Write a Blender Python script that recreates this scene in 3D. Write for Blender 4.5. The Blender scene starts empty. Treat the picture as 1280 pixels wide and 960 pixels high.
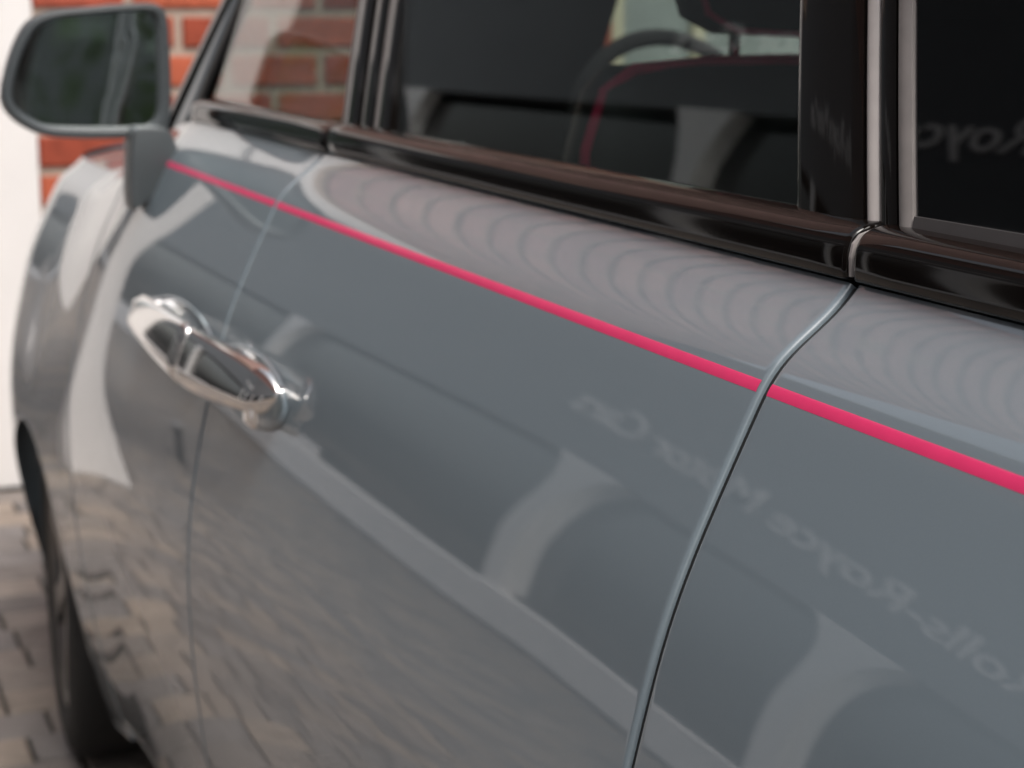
import bpy, bmesh, math, random
import numpy as np
from mathutils import Vector, Matrix
random.seed(7)
rng = np.random.default_rng(7)
SC = bpy.context.scene
COL = SC.collection

# ------------------------------------------------------------------ camera
EYE = Vector((-0.567, 0.0, 1.54))
FPX = 2300.0                     # focal length in pixels of the 1280 px wide photograph
PITCH = math.radians(10.59)      # looking down
YAW = math.radians(21.464)       # turned towards the car
cam_d = bpy.data.cameras.new('camera')
cam = bpy.data.objects.new('camera', cam_d)
COL.objects.link(cam)
cam.location = EYE
cam.rotation_euler = (math.radians(90) - PITCH, 0, -YAW)
cam_d.sensor_width = 36
cam_d.lens = FPX / 1280 * 36
cam_d.clip_start = 0.02
cam_d.clip_end = 500
cam_d.dof.use_dof = True
cam_d.dof.focus_distance = 1.13
cam_d.dof.aperture_fstop = 8.6
SC.camera = cam

# ------------------------------------------------------------------ sky, sun, exposure
SUN_EL, SUN_AZ = 56.0, 176.0     # azimuth clockwise from +Y (car forward)
w = bpy.data.worlds.new('World')
SC.world = w
w.use_nodes = True
wn = w.node_tree.nodes
sky = wn.new('ShaderNodeTexSky')
sky.sky_type = 'NISHITA'
sky.sun_disc = False
sky.sun_elevation = math.radians(SUN_EL)
sky.sun_rotation = math.radians(SUN_AZ)
sky.air_density = 1.0
sky.dust_density = 4.0
hs = wn.new('ShaderNodeHueSaturation')       # hazy, whitish overcast sky
hs.inputs['Saturation'].default_value = 0.30
w.node_tree.links.new(sky.outputs[0], hs.inputs['Color'])
w.node_tree.links.new(hs.outputs[0], wn['Background'].inputs[0])
wn['Background'].inputs[1].default_value = 0.15
sun_d = bpy.data.lights.new('sun', 'SUN')
sun_d.energy = 1.2
sun_d.angle = math.radians(20)
sun_d.color = (1.0, 0.95, 0.88)
sun = bpy.data.objects.new('sun', sun_d)
COL.objects.link(sun)
az, el = math.radians(SUN_AZ), math.radians(SUN_EL)
sdir = Vector((math.sin(az) * math.cos(el), math.cos(az) * math.cos(el), math.sin(el)))
sun.rotation_euler = sdir.to_track_quat('Z', 'Y').to_euler()
sun.location = (0, -8, 12)
vs = SC.view_settings
vs.view_transform = 'Standard'
vs.look = 'None'
vs.exposure = 0.9
vs.gamma = 1.0

# ------------------------------------------------------------------ pixel -> point helpers
R_ = Vector((math.cos(YAW), -math.sin(YAW), 0))
Fh = Vector((math.sin(YAW), math.cos(YAW), 0))
F3 = Fh * math.cos(PITCH) - Vector((0, 0, 1)) * math.sin(PITCH)
U_ = Fh * math.sin(PITCH) + Vector((0, 0, 1)) * math.cos(PITCH)
def ray(px, py):
    return F3 + R_ * ((px - 640) / FPX) - U_ * ((py - 480) / FPX)
def at_x(px, py, X):
    d = ray(px, py)
    return EYE + d * ((X - EYE.x) / d.x)
def at_y(px, py, Y):
    d = ray(px, py)
    return EYE + d * (Y / d.y)

# ------------------------------------------------------------------ object helpers
def mesh_obj(name, verts, faces, mat=None, parent=None, smooth=False):
    me = bpy.data.meshes.new(name)
    me.from_pydata([tuple(v) for v in verts], [], [tuple(f) for f in faces])
    me.update()
    if smooth:
        me.polygons.foreach_set('use_smooth', [True] * len(me.polygons))
    o = bpy.data.objects.new(name, me)
    COL.objects.link(o)
    if mat is not None:
        me.materials.append(mat)
    if parent is not None:
        o.parent = parent
    return o
def bm_obj(name, bm, mat=None, parent=None, smooth=False):
    bmesh.ops.recalc_face_normals(bm, faces=bm.faces[:])
    me = bpy.data.meshes.new(name)
    bm.to_mesh(me)
    bm.free()
    if smooth:
        me.polygons.foreach_set('use_smooth', [True] * len(me.polygons))
    o = bpy.data.objects.new(name, me)
    COL.objects.link(o)
    if mat is not None:
        me.materials.append(mat)
    if parent is not None:
        o.parent = parent
    return o
def tag(o, label=None, cat=None, group=None, kind=None):
    if label: o['label'] = label
    if cat: o['category'] = cat
    if group: o['group'] = group
    if kind: o['kind'] = kind
    return o
def empty(name, loc=(0, 0, 0)):
    o = bpy.data.objects.new(name, None)
    o.empty_display_size = 0.2
    o.location = loc
    COL.objects.link(o)
    return o
def box_bm(x0, x1, y0, y1, z0, z1, bev=0.0, seg=2, bm=None):
    bm = bm or bmesh.new()
    r = bmesh.ops.create_cube(bm, size=1)
    for v in r['verts']:
        v.co = Vector(((x0 + x1) / 2 + v.co.x * (x1 - x0), (y0 + y1) / 2 + v.co.y * (y1 - y0), (z0 + z1) / 2 + v.co.z * (z1 - z0)))
    if bev > 0:
        es = list({e for v in r['verts'] for e in v.link_edges})
        bmesh.ops.bevel(bm, geom=es, offset=bev, segments=seg, affect='EDGES', profile=0.6)
    return bm
def box(name, x0, x1, y0, y1, z0, z1, mat, parent=None, bev=0.0, seg=2):
    return bm_obj(name, box_bm(x0, x1, y0, y1, z0, z1, bev, seg), mat, parent, smooth=False)
def grid_faces(nr, nc, closed=False):
    F = []
    for i in range(nr - 1):
        for j in range(nc - 1 + (1 if closed else 0)):
            a, b = i * nc + j, i * nc + (j + 1) % nc
            F.append((a, b, b + nc, a + nc))
    return F
def sweep(name, path, ring, mat, parent=None, cap=True, up=(0, 0, 1), scales=None):
    """sweep closed 2D ring [(a,b)] along path points; a sideways, b up"""
    P = [Vector(p) for p in path]
    n = len(ring)
    V = []
    for i, p in enumerate(P):
        t = (P[min(i + 1, len(P) - 1)] - P[max(i - 1, 0)]).normalized()
        s = t.cross(Vector(up)).normalized()
        u = s.cross(t).normalized()
        k = scales[i] if scales else 1.0
        for a, b in ring:
            V.append(p + s * a * k + u * b * k)
    Fc = grid_faces(len(P), n, True)
    if cap:
        Fc.append(tuple(range(n - 1, -1, -1)))
        Fc.append(tuple((len(P) - 1) * n + i for i in range(n)))
    return mesh_obj(name, V, Fc, mat, parent, smooth=True)
def circle_ring(r, n=10, ry=None):
    ry = ry or r
    return [(r * math.cos(2 * math.pi * i / n), ry * math.sin(2 * math.pi * i / n)) for i in range(n)]

# ------------------------------------------------------------------ materials
def mat(name, col, rough=0.5, metal=0.0, spec=0.5, coat=0.0, coat_rough=0.03, var=0.0, scale=8.0, bump=0.0, bscale=None, isl=0.0, cols=None, sheen=0.0):
    m = bpy.data.materials.new(name)
    m.use_nodes = True
    nt = m.node_tree
    b = nt.nodes['Principled BSDF']
    b.inputs['Base Color'].default_value = (*col, 1)
    b.inputs['Roughness'].default_value = rough
    b.inputs['Metallic'].default_value = metal
    b.inputs['Specular IOR Level'].default_value = spec
    b.inputs['Coat Weight'].default_value = coat
    b.inputs['Coat Roughness'].default_value = coat_rough
    b.inputs['Sheen Weight'].default_value = sheen
    L = nt.links.new
    if var or bump or isl:
        tc = nt.nodes.new('ShaderNodeTexCoord')
        geo = nt.nodes.new('ShaderNodeNewGeometry')
        nz = nt.nodes.new('ShaderNodeTexNoise')
        nz.inputs['Scale'].default_value = scale
        nz.inputs['Detail'].default_value = 6
        L(geo.outputs['Position'], nz.inputs['Vector'])
        colsock = None
        if isl:
            oi = nt.nodes.new('ShaderNodeObjectInfo')
            add = nt.nodes.new('ShaderNodeMath'); add.operation = 'ADD'
            fr = nt.nodes.new('ShaderNodeMath'); fr.operation = 'FRACT'
            L(oi.outputs['Random'], add.inputs[0])
            L(geo.outputs['Random Per Island'], add.inputs[1])
            L(add.outputs[0], fr.inputs[0])
            cr = nt.nodes.new('ShaderNodeValToRGB')
            cr.color_ramp.interpolation = 'LINEAR'
            cs = cols or [tuple(c * (1 - isl) for c in col), col, tuple(min(1, c * (1 + isl)) for c in col)]
            el_ = cr.color_ramp.elements
            el_[0].position = 0; el_[0].color = (*cs[0], 1)
            el_[1].position = 1; el_[1].color = (*cs[-1], 1)
            for k in range(1, len(cs) - 1):
                e = el_.new(k / (len(cs) - 1)); e.color = (*cs[k], 1)
            L(fr.outputs[0], cr.inputs[0])
            colsock = cr.outputs[0]
        if var:
            mp = nt.nodes.new('ShaderNodeMapRange')
            mp.inputs['From Min'].default_value = 0.3
            mp.inputs['From Max'].default_value = 0.7
            mp.inputs['To Min'].default_value = 1 - var
            mp.inputs['To Max'].default_value = 1 + var
            L(nz.outputs['Fac'], mp.inputs['Value'])
            mx = nt.nodes.new('ShaderNodeMix'); mx.data_type = 'RGBA'; mx.blend_type = 'MULTIPLY'
            mx.inputs['Factor'].default_value = 1
            if colsock is not None: L(colsock, mx.inputs['A'])
            else: mx.inputs['A'].default_value = (*col, 1)
            L(mp.outputs[0], mx.inputs['B'])
            colsock = mx.outputs['Result']
        if colsock is not None:
            L(colsock, b.inputs['Base Color'])
        if bump:
            nb = nt.nodes.new('ShaderNodeTexNoise')
            nb.inputs['Scale'].default_value = bscale or scale * 4
            nb.inputs['Detail'].default_value = 5
            L(geo.outputs['Position'], nb.inputs['Vector'])
            bp = nt.nodes.new('ShaderNodeBump')
            bp.inputs['Strength'].default_value = bump
            bp.inputs['Distance'].default_value = 0.01
            L(nb.outputs['Fac'], bp.inputs['Height'])
            L(bp.outputs[0], b.inputs['Normal'])
    return m
def glass_mat(name, tint, ior=1.5, rough=0.0):
    m = bpy.data.materials.new(name)
    m.use_nodes = True
    nt = m.node_tree
    nt.nodes.clear()
    out = nt.nodes.new('ShaderNodeOutputMaterial')
    tr = nt.nodes.new('ShaderNodeBsdfTransparent'); tr.inputs[0].default_value = (*tint, 1)
    gl = nt.nodes.new('ShaderNodeBsdfGlossy'); gl.inputs['Roughness'].default_value = rough
    fr = nt.nodes.new('ShaderNodeFresnel')
    ge = nt.nodes.new('ShaderNodeNewGeometry')           # thin pane: the same reflectance on both faces
    mr = nt.nodes.new('ShaderNodeMapRange')
    mr.inputs['To Min'].default_value = ior; mr.inputs['To Max'].default_value = 1 / ior
    nt.links.new(ge.outputs['Backfacing'], mr.inputs['Value'])
    nt.links.new(mr.outputs[0], fr.inputs[0])
    mx = nt.nodes.new('ShaderNodeMixShader')
    nt.links.new(fr.outputs[0], mx.inputs[0])
    nt.links.new(tr.outputs[0], mx.inputs[1])
    nt.links.new(gl.outputs[0], mx.inputs[2])
    nt.links.new(mx.outputs[0], out.inputs[0])
    return m

M = {}
M['paint'] = mat('blue_grey_paint', (0.142, 0.176, 0.200), rough=0.42, spec=0.35, coat=1.0, coat_rough=0.012, var=0.025, scale=900)
M['paint'].node_tree.nodes['Principled BSDF'].inputs['Coat IOR'].default_value = 1.62
M['stripe'] = mat('pink_coachline', (0.68, 0.034, 0.135), rough=0.4, spec=0.2, coat=0.25, var=0.04, scale=60)
M['gloss_black'] = mat('gloss_black_trim', (0.005, 0.0036, 0.0030), rough=0.05, spec=0.28, var=0.1, scale=40)
M['rubber'] = mat('black_rubber', (0.012, 0.012, 0.012), rough=0.55, var=0.15, scale=60)
M['seal_grey'] = mat('grey_rubber_seal', (0.17, 0.155, 0.15), rough=0.35, var=0.08, scale=60)
M['seal_dark'] = mat('dark_grey_seal', (0.06, 0.055, 0.055), rough=0.4, var=0.06, scale=60)
M['seal_and_glint'] = mat('light_grey_seal_and_glint', (0.34, 0.31, 0.30), rough=0.35, var=0.06, scale=60)  # for the pale door seal and the highlight painted on the trim end
M['chrome'] = mat('polished_chrome', (0.82, 0.80, 0.78), rough=0.05, metal=1.0, var=0.03, scale=50)
M['housing'] = mat('dark_grey_plastic', (0.06, 0.068, 0.073), rough=0.38, var=0.08, scale=400, bump=0.05, bscale=1500)
M['mirror'] = mat('mirror_silver', (0.66, 0.72, 0.71), rough=0.03, metal=1.0, var=0.02, scale=20)
M['tyre'] = mat('tyre_rubber', (0.012, 0.012, 0.012), rough=0.75, var=0.2, scale=30, bump=0.3, bscale=200)
M['rim'] = mat('satin_alloy', (0.16, 0.155, 0.15), rough=0.3, metal=1.0, var=0.08, scale=30)
M['glass'] = glass_mat('tinted_glass', (0.76, 0.80, 0.78))
M['dark_glass'] = glass_mat('privacy_glass', (0.05, 0.045, 0.045), 1.36)
M['leather'] = mat('dark_leather', (0.016, 0.018, 0.019), rough=0.45, var=0.15, scale=30, bump=0.15, bscale=350)
M['piping'] = mat('pink_piping', (0.70, 0.035, 0.12), rough=0.45, var=0.05, scale=60)
M['carpet'] = mat('black_carpet', (0.012, 0.012, 0.013), rough=0.95, var=0.2, scale=200)
M['headliner'] = mat('dark_headliner', (0.045, 0.042, 0.040), rough=0.95, var=0.1, scale=150)
M['white'] = mat('white_render', (0.66, 0.63, 0.61), rough=0.75, var=0.04, scale=3, bump=0.1, bscale=60)
M['plinth'] = mat('pale_stone_plinth', (0.84, 0.815, 0.80), rough=0.7, var=0.06, scale=5, bump=0.1, bscale=80)
M['column'] = mat('white_column_paint', (0.86, 0.84, 0.82), rough=0.6, var=0.03, scale=4, bump=0.08, bscale=60)
M['fascia'] = mat('grey_fascia_board', (0.14, 0.145, 0.15), rough=0.6, var=0.05, scale=4)
M['shop_glass'] = mat('dark_shop_glass', (0.012, 0.012, 0.013), rough=0.03, spec=0.5, var=0.1, scale=1)
M['frame_dark'] = mat('dark_window_frame', (0.03, 0.03, 0.03), rough=0.4, var=0.1, scale=20)
M['letter'] = mat('white_lettering', (0.90, 0.87, 0.85), rough=0.4, var=0.02, scale=20)
M['brick'] = mat('red_brick', (0.302, 0.065, 0.032), rough=0.85, var=0.22, scale=14, bump=0.5, bscale=120, isl=0.2,
                 cols=[(0.216, 0.040, 0.022), (0.310, 0.065, 0.032), (0.360, 0.086, 0.043), (0.266, 0.050, 0.036)])
M['brick2'] = mat('muted_brick', (0.32, 0.17, 0.15), rough=0.85, var=0.15, scale=12, bump=0.4, bscale=100, isl=0.2,
                  cols=[(0.24, 0.13, 0.12), (0.34, 0.18, 0.155), (0.40, 0.23, 0.20)])
M['brick3'] = mat('paler_brick', (0.340, 0.187, 0.170), rough=0.85, var=0.15, scale=12, bump=0.4, bscale=100, isl=0.2,
                  cols=[(0.281, 0.170, 0.162), (0.340, 0.200, 0.183), (0.383, 0.238, 0.212)])
M['mortar'] = mat('pale_mortar', (0.345, 0.270, 0.217), rough=0.95, var=0.12, scale=20, bump=0.3, bscale=200)
M['paver'] = mat('concrete_paver', (0.19, 0.165, 0.148), rough=0.9, var=0.18, scale=9, bump=0.5, bscale=150, isl=0.2,
                 cols=[(0.125, 0.112, 0.106), (0.185, 0.160, 0.144), (0.255, 0.207, 0.168), (0.150, 0.138, 0.134), (0.220, 0.184, 0.160)])
M['sand'] = mat('joint_sand', (0.03, 0.026, 0.022), rough=1.0, var=0.25, scale=30)
M['cream'] = mat('cream_frame_paint', (0.496, 0.448, 0.320), rough=0.5, var=0.04, scale=10)
M['pale_pane'] = mat('pale_window_pane', (0.238, 0.259, 0.252), rough=0.08, var=0.25, scale=2.5)
M['leaf'] = mat('hedge_leaf', (0.20, 0.27, 0.15), rough=0.5, var=0.4, scale=2, isl=0.35)
nt_ = M['leaf'].node_tree
tl_ = nt_.nodes.new('ShaderNodeBsdfTranslucent'); tl_.inputs[0].default_value = (0.22, 0.30, 0.12, 1)
ms_ = nt_.nodes.new('ShaderNodeMixShader'); ms_.inputs[0].default_value = 0.5
nt_.links.new(nt_.nodes['Principled BSDF'].outputs[0], ms_.inputs[1]); nt_.links.new(tl_.outputs[0], ms_.inputs[2])
nt_.links.new(ms_.outputs[0], nt_.nodes['Material Output'].inputs[0])
M['backdrop'] = mat('grey_render', (0.40, 0.41, 0.40), rough=0.8, var=0.15, scale=1.5, bump=0.1, bscale=60)
M['bark'] = mat('dark_bark', (0.05, 0.04, 0.03), rough=0.9, var=0.3, scale=12, bump=0.5)
M['steel'] = mat('dark_post_steel', (0.05, 0.05, 0.052), rough=0.35, metal=0.6, var=0.1, scale=20)

# ================================================================== the setting
# ground sheet under the joints
o = mesh_obj('ground', [(-160, -160, -0.012), (160, -160, -0.012), (160, 160, -0.012), (-160, 160, -0.012)], [(0, 1, 2, 3)], M['sand'])
tag(o, kind='structure')

# concrete block paving: courses run across the lane, joints staggered
def paver_geo(x0, x1, y0, y1, zt, b=0.006):
    V = [(x0, y0, -0.012), (x1, y0, -0.012), (x1, y1, -0.012), (x0, y1, -0.012),
         (x0, y0, zt - b), (x1, y0, zt - b), (x1, y1, zt - b), (x0, y1, zt - b),
         (x0 + b, y0 + b, zt), (x1 - b, y0 + b, zt), (x1 - b, y1 - b, zt), (x0 + b, y1 - b, zt)]
    Fc = []
    for k in range(4):
        n = (k + 1) % 4
        Fc += [(k, n, 4 + n, 4 + k), (4 + k, 4 + n, 8 + n, 8 + k)]
    Fc.append((8, 9, 10, 11))
    return V, Fc
pav = empty('pavement', (0, 0, 0)); tag(pav, kind='structure')
cands = []
COURSE = 0.158
y = -4.0
while y < 30:
    x = -4.0 + random.uniform(-0.2, 0)
    xe = 2.6 if y < 6.4 else -0.0
    while x < xe:
        wd = random.choice((0.118, 0.158, 0.158, 0.198, 0.238))
        cands.append((x + 0.003, x + wd - 0.007, y + 0.003, y + COURSE - 0.007, random.uniform(-0.0015, 0.0025)))
        x += wd
    y += COURSE
def seen_rank(c):
    cx, cy = (c[0] + c[1]) / 2, (c[2] + c[3]) / 2
    if not (2.7 < cy < 6.45): return 99
    return abs(cx + 0.12) + 0.02 * cy
cands.sort(key=seen_rank)
share = {}
for c in cands[:290]:
    wd = round(c[1] - c[0], 3)
    if wd not in share:
        V, Fc = paver_geo(-wd / 2, wd / 2, -(COURSE - 0.010) / 2, (COURSE - 0.010) / 2, 0.0)
        o = mesh_obj('paver', V, Fc, M['paver'], pav)
        share[wd] = o.data
    else:
        o = bpy.data.objects.new('paver', share[wd]); COL.objects.link(o); o.parent = pav
    o.location = ((c[0] + c[1]) / 2, (c[2] + c[3]) / 2, c[4])
VV, FF = [], []
for c in cands[290:]:
    V, Fc = paver_geo(*c)
    n = len(VV); VV += V; FF += [tuple(i + n for i in f) for f in Fc]
o = mesh_obj('paving_field', VV, FF, M['paver'], pav); tag(o, kind='stuff')

# ---------------------------------------------------------------- brick wall ahead of the car, with a window
WALL_Y = 6.5
wallb = empty('brick_wall', (2.5, WALL_Y, 0))
tag(wallb, 'red brick wall with wide pale mortar joints ahead of the car', 'wall')
X0, X1, WH = 0.245, 6.5, 7.6
OX0, OZ0 = -1.9, 2.66                       # brickwork carried over the gateway
WX0, WX1, WZ0, WZ1 = 2.40, 4.05, 1.30, 2.75            # window opening
bm = bmesh.new()
for (a, b, c, d) in ((X0, WX0, 0, WH), (WX1, X1, 0, WH), (WX0, WX1, 0, WZ0), (WX0, WX1, WZ1, WH), (OX0, X0, OZ0, WH)):
    box_bm(a, b, WALL_Y + 0.012, WALL_Y + 0.25, c, d, bm=bm)
o = bm_obj('mortar_bed', bm, M['mortar'], wallb); o.location = (-2.5, -WALL_Y, 0)
BC, BH = 0.135, 0.104
bshare = {}
k = 0
z = 0.03
VVb, FFb, VVu, FFu = [], [], [], []
while z < WH - 0.1:
    xl = OX0 if z > OZ0 else X0
    x = xl - (0.17 if k % 2 else 0.0)
    while x < X1:
        a, b = max(x, xl + 0.002), min(x + 0.31, X1)
        if b - a > 0.05:
            segs = [(a, b)]
            if WZ0 - BC < z < WZ1:
                segs = [(s0, s1) for s0, s1 in ((a, min(b, WX0)), (max(a, WX1), b)) if s1 - s0 > 0.05]
            for s0, s1 in segs:
                if z > OZ0:   # storey above the gateway, paler and less red to tone down its reflection
                    n = len(VVu); dy = random.uniform(-0.003, 0.003)
                    VVu += [(xx - 2.5, yy, zz_) for yy in (dy, 0.05) for xx, zz_ in ((s0, z), (s1, z), (s1, z + BH), (s0, z + BH))]
                    FFu += [(n, n + 1, n + 2, n + 3), (n, n + 4, n + 5, n + 1), (n + 1, n + 5, n + 6, n + 2), (n + 2, n + 6, n + 7, n + 3), (n + 3, n + 7, n + 4, n)]
                    continue
                if z > 2.3 or s0 > 2.5:              # beyond what the photograph shows directly
                    n = len(VVb); dy = random.uniform(-0.003, 0.003)
                    VVb += [(xx - 2.5, yy, zz_) for yy in (dy, 0.05) for xx, zz_ in ((s0, z), (s1, z), (s1, z + BH), (s0, z + BH))]
                    FFb += [(n, n + 1, n + 2, n + 3), (n, n + 4, n + 5, n + 1), (n + 1, n + 5, n + 6, n + 2), (n + 2, n + 6, n + 7, n + 3), (n + 3, n + 7, n + 4, n)]
                    continue
                wd = round(s1 - s0, 3)
                if wd not in bshare:
                    oo = bm_obj('brick', box_bm(-wd / 2, wd / 2, 0, 0.05, -BH / 2, BH / 2, 0.006, 1), M['brick'], wallb)
                    bshare[wd] = oo.data
                else:
                    oo = bpy.data.objects.new('brick', bshare[wd]); COL.objects.link(oo); oo.parent = wallb
                oo.location = ((s0 + s1) / 2 - 2.5, random.uniform(-0.003, 0.003), z + BH / 2)
        x += 0.34
    z += BC; k += 1
o = mesh_obj('brickwork', VVb, FFb, M['brick'], wallb)
M['brick'].node_tree.nodes['Principled BSDF'].inputs['Specular IOR Level'].default_value = 0.3; tag(o, kind='stuff')
o = mesh_obj('upper_brickwork', VVu, FFu, M['brick3'], wallb); tag(o, kind='stuff')
win = empty('sash_window', ((WX0 + WX1) / 2, WALL_Y, WZ0)); win.parent = None
tag(win, 'cream framed window with pale panes set in the brick wall', 'window')
wx, wz = (WX0 + WX1) / 2, WZ0
def wbox(name, x0, x1, z0, z1, y0, y1, m):
    return box(name, x0 - wx, x1 - wx, y0 - WALL_Y, y1 - WALL_Y, z0 - wz, z1 - wz, m, win, 0.004, 1)
wbox('sill', WX0 + 0.002, WX1 - 0.002, WZ0 + 0.002, WZ0 + 0.07, WALL_Y - 0.05, WALL_Y + 0.10, M['cream'])
wbox('head', WX0 + 0.002, WX1 - 0.002, WZ1 - 0.07, WZ1 - 0.002, WALL_Y + 0.012, WALL_Y + 0.10, M['cream'])
posts = [WX0 + 0.03, 2.78, 3.48, WX1 - 0.03]
for p in posts:
    wbox('post', p - 0.026, p + 0.026, WZ0 + 0.073, WZ1 - 0.073, WALL_Y + 0.015, WALL_Y + 0.10, M['cream'])
for a, b in zip(posts[:-1], posts[1:]):
    wbox('transom', a + 0.029, b - 0.029, 1.81, 1.85, WALL_Y + 0.02, WALL_Y + 0.09, M['cream'])
    wbox('pane', a + 0.027, b - 0.027, WZ0 + 0.072, 1.808, WALL_Y + 0.05, WALL_Y + 0.06, M['pale_pane'])
    wbox('pane', a + 0.027, b - 0.027, 1.852, WZ1 - 0.072, WALL_Y + 0.05, WALL_Y + 0.06, M['pale_pane'])

# white rendered wall beside it
ww = empty('rendered_gateway', (-2, WALL_Y, 0)); tag(ww, 'white rendered gateway pier and lintel butting against the red brick wall', 'gateway')
box('wall_face', 1.65, 2.24, -0.035, 0.40, 0.0, 2.398, M['white'], ww, 0.01, 2)
box('post', 1.16, 1.46, -0.035, 0.18, 0.0, 2.398, M['white'], ww, 0.01, 2)
box('lintel', 0.7, 2.24, -0.05, 0.25, 2.40, 2.655, M['white'], ww, 0.01, 2)

# ---------------------------------------------------------------- showroom opposite the car (seen as reflections)
FX = -4.09
FY0, FY1 = -5.0, 46.0
COLS_Y = [-2.6, 1.4, 4.0, 6.65, 9.45, 15.0, 33.0, 42.0]
Z_PL, Z_OP, Z_FA, Z_CO = 0.30, 2.55, 3.95, 4.2
sh = empty('showroom_building', (FX, 8, 0)); tag(sh, 'showroom facade with white columns, grey fascia and brick upper storey', 'building')
def sbox(name, x0, x1, y0, y1, z0, z1, m, bev=0.01):
    o = box(name, x0, x1, y0, y1, z0, z1, m, sh, bev, 2)
    o.location = -sh.location
    return o
sbox('plinth', FX - 0.5, FX + 0.06, FY0, FY1, 0.02, Z_PL, M['plinth'], 0.015)
for i, cy in enumerate(COLS_Y):
    # column with a flared head
    hw = 0.10
    prof = [(hw, Z_PL + 0.002), (hw, 1.75), (hw + 0.02, 2.0), (hw + 0.06, 2.2), (hw + 0.14, 2.38), (hw + 0.26, Z_OP - 0.002)]
    V, Fc = [], []
    for h_, zz_ in prof:
        V += [(FX + 0.02, cy - h_, zz_), (FX + 0.02, cy + h_, zz_), (FX - 0.12, cy + h_, zz_), (FX - 0.12, cy - h_, zz_)]
    Fc = grid_faces(len(prof), 4, True) + [(3, 2, 1, 0), tuple(4 * (len(prof) - 1) + q for q in range(4))]
    o = mesh_obj('column', V, Fc, M['column'], sh); o.location = -sh.location
for a, b in zip(COLS_Y[:-1], COLS_Y[1:]):
    sbox('pane', FX - 0.14, FX - 0.125, a + 0.104, b - 0.104, Z_PL + 0.05, Z_OP - 0.1, M['shop_glass'], 0.0)
    sbox('window_frame', FX - 0.12, FX - 0.06, a + 0.104, b - 0.104, Z_PL + 0.002, Z_PL + 0.048, M['frame_dark'], 0.004)
sbox('fascia', FX - 0.5, FX - 0.03, FY0, FY1, Z_OP, Z_FA, M['fascia'], 0.0)
sbox('back_wall', FX - 0.7, FX - 0.51, FY0, FY1, 0.02, Z_CO, M['frame_dark'], 0.0)
sbox('upper_fascia', FX - 0.5, FX - 0.03, FY0, FY1, Z_FA + 0.002, Z_CO, M['fascia'], 0.0)
sbox('mortar_bed', FX - 0.6, FX - 0.055, FY0, FY1, Z_CO + 0.002, 6.2, M['mortar'], 0.0)
VV, FF = [], []
z = Z_CO + 0.01; k = 0
while z < 6.1:
    y = FY0 + (0.14 if k % 2 else 0)
    while y < FY1 - 0.3:
        x0, x1, y0, y1, z0, z1 = FX - 0.06, FX - 0.04 + random.uniform(-0.002, 0.002), y, y + 0.262, z, z + 0.098
        n = len(VV)
        VV += [(x0, y0, z0), (x0, y1, z0), (x0, y1, z1), (x0, y0, z1), (x1, y0, z0), (x1, y1, z0), (x1, y1, z1), (x1, y0, z1)]
        FF += [(n + 4, n + 5, n + 6, n + 7), (n, n + 1, n + 5, n + 4), (n + 1, n + 2, n + 6, n + 5), (n + 2, n + 3, n + 7, n + 6), (n + 3, n, n + 4, n + 7)]
        y += 0.28
    z += 0.116; k += 1
o = mesh_obj('brickwork', VV, FF, M['brick2'], sh); o.location = -sh.location; tag(o, kind='stuff')
sbox('eaves', FX - 0.8, FX + 0.35, FY0, FY1, 6.202, 6.4, M['white'], 0.02)

# low steel post in the lane and a pale plaque on the showroom sill
po = empty('bollard', (-1.8, 8.7, 0)); tag(po, 'low slim steel post standing in the paved lane before the showroom', 'bollard')
sweep('post', [(0, 0, 0), (0, 0, 0.30), (0, 0, 0.315)], circle_ring(0.032, 14), M['steel'], po, up=(0, 1, 0), scales=[1, 1, 0.85])
sweep('cap', [(0, 0, 0.316), (0, 0, 0.335), (0, 0, 0.345)], circle_ring(0.034, 14), M['chrome'], po, up=(0, 1, 0), scales=[1, 1, 0.5])
pq = box('sill_plaque', -0.01, 0.01, -0.65, 0.65, 0.0, 0.12, M['letter'], None, 0.004, 1); pq.location = (FX + 0.03, 13.2, Z_PL + 0.005)
tag(pq, 'long pale plaque standing on the stone plinth of the showroom', 'plaque')

# lettering on the fascia
def text_mesh(s, size):
    cu = bpy.data.curves.new('letter', 'FONT')
    cu.body = s; cu.size = size; cu.extrude = 0.005; cu.resolution_u = 3; cu.offset = size * 0.006
    ob = bpy.data.objects.new('tmp', cu); COL.objects.link(ob)
    bpy.context.view_layer.update()
    me = bpy.data.meshes.new_from_object(ob.evaluated_get(bpy.context.evaluated_depsgraph_get()))
    bpy.data.objects.remove(ob); bpy.data.curves.remove(cu)
    return me
def ext(me):
    xs = [v.co.x for v in me.vertices]
    return min(xs), max(xs)
SIGN_Y, SIGN_Z, SIGN_S, SIGN_L = 5.58, 2.97, 0.31, 4.7
words = 'Rolls-Royce Motor Cars'
sign = empty('fascia_lettering', (FX - 0.024, SIGN_Y, SIGN_Z)); tag(sign, 'white raised lettering fixed along the grey showroom fascia', 'sign')
pos = []
for i, ch in enumerate(words):
    if ch == ' ': continue
    me = text_mesh(words[:i + 1], SIGN_S); hi = ext(me)[1]; bpy.data.meshes.remove(me)
    pos.append((ch, hi))
sx = SIGN_L / pos[-1][1]
for ch, hi in pos:
    me = text_mesh(ch, SIGN_S); lo, h2 = ext(me)
    me.transform(Matrix.Translation((-h2, 0, 0))); me.transform(Matrix.Diagonal((sx, 1, 1, 1))); me.transform(Matrix.Translation((hi * sx, 0, 0)))
    me.transform(Matrix(((0, 0, 1, 0), (1, 0, 0, 0), (0, 1, 0, 0), (0, 0, 0, 1))))
    me.materials.clear(); me.materials.append(M['letter'])
    o = bpy.data.objects.new('letter', me); COL.objects.link(o); o.parent = sign

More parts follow.
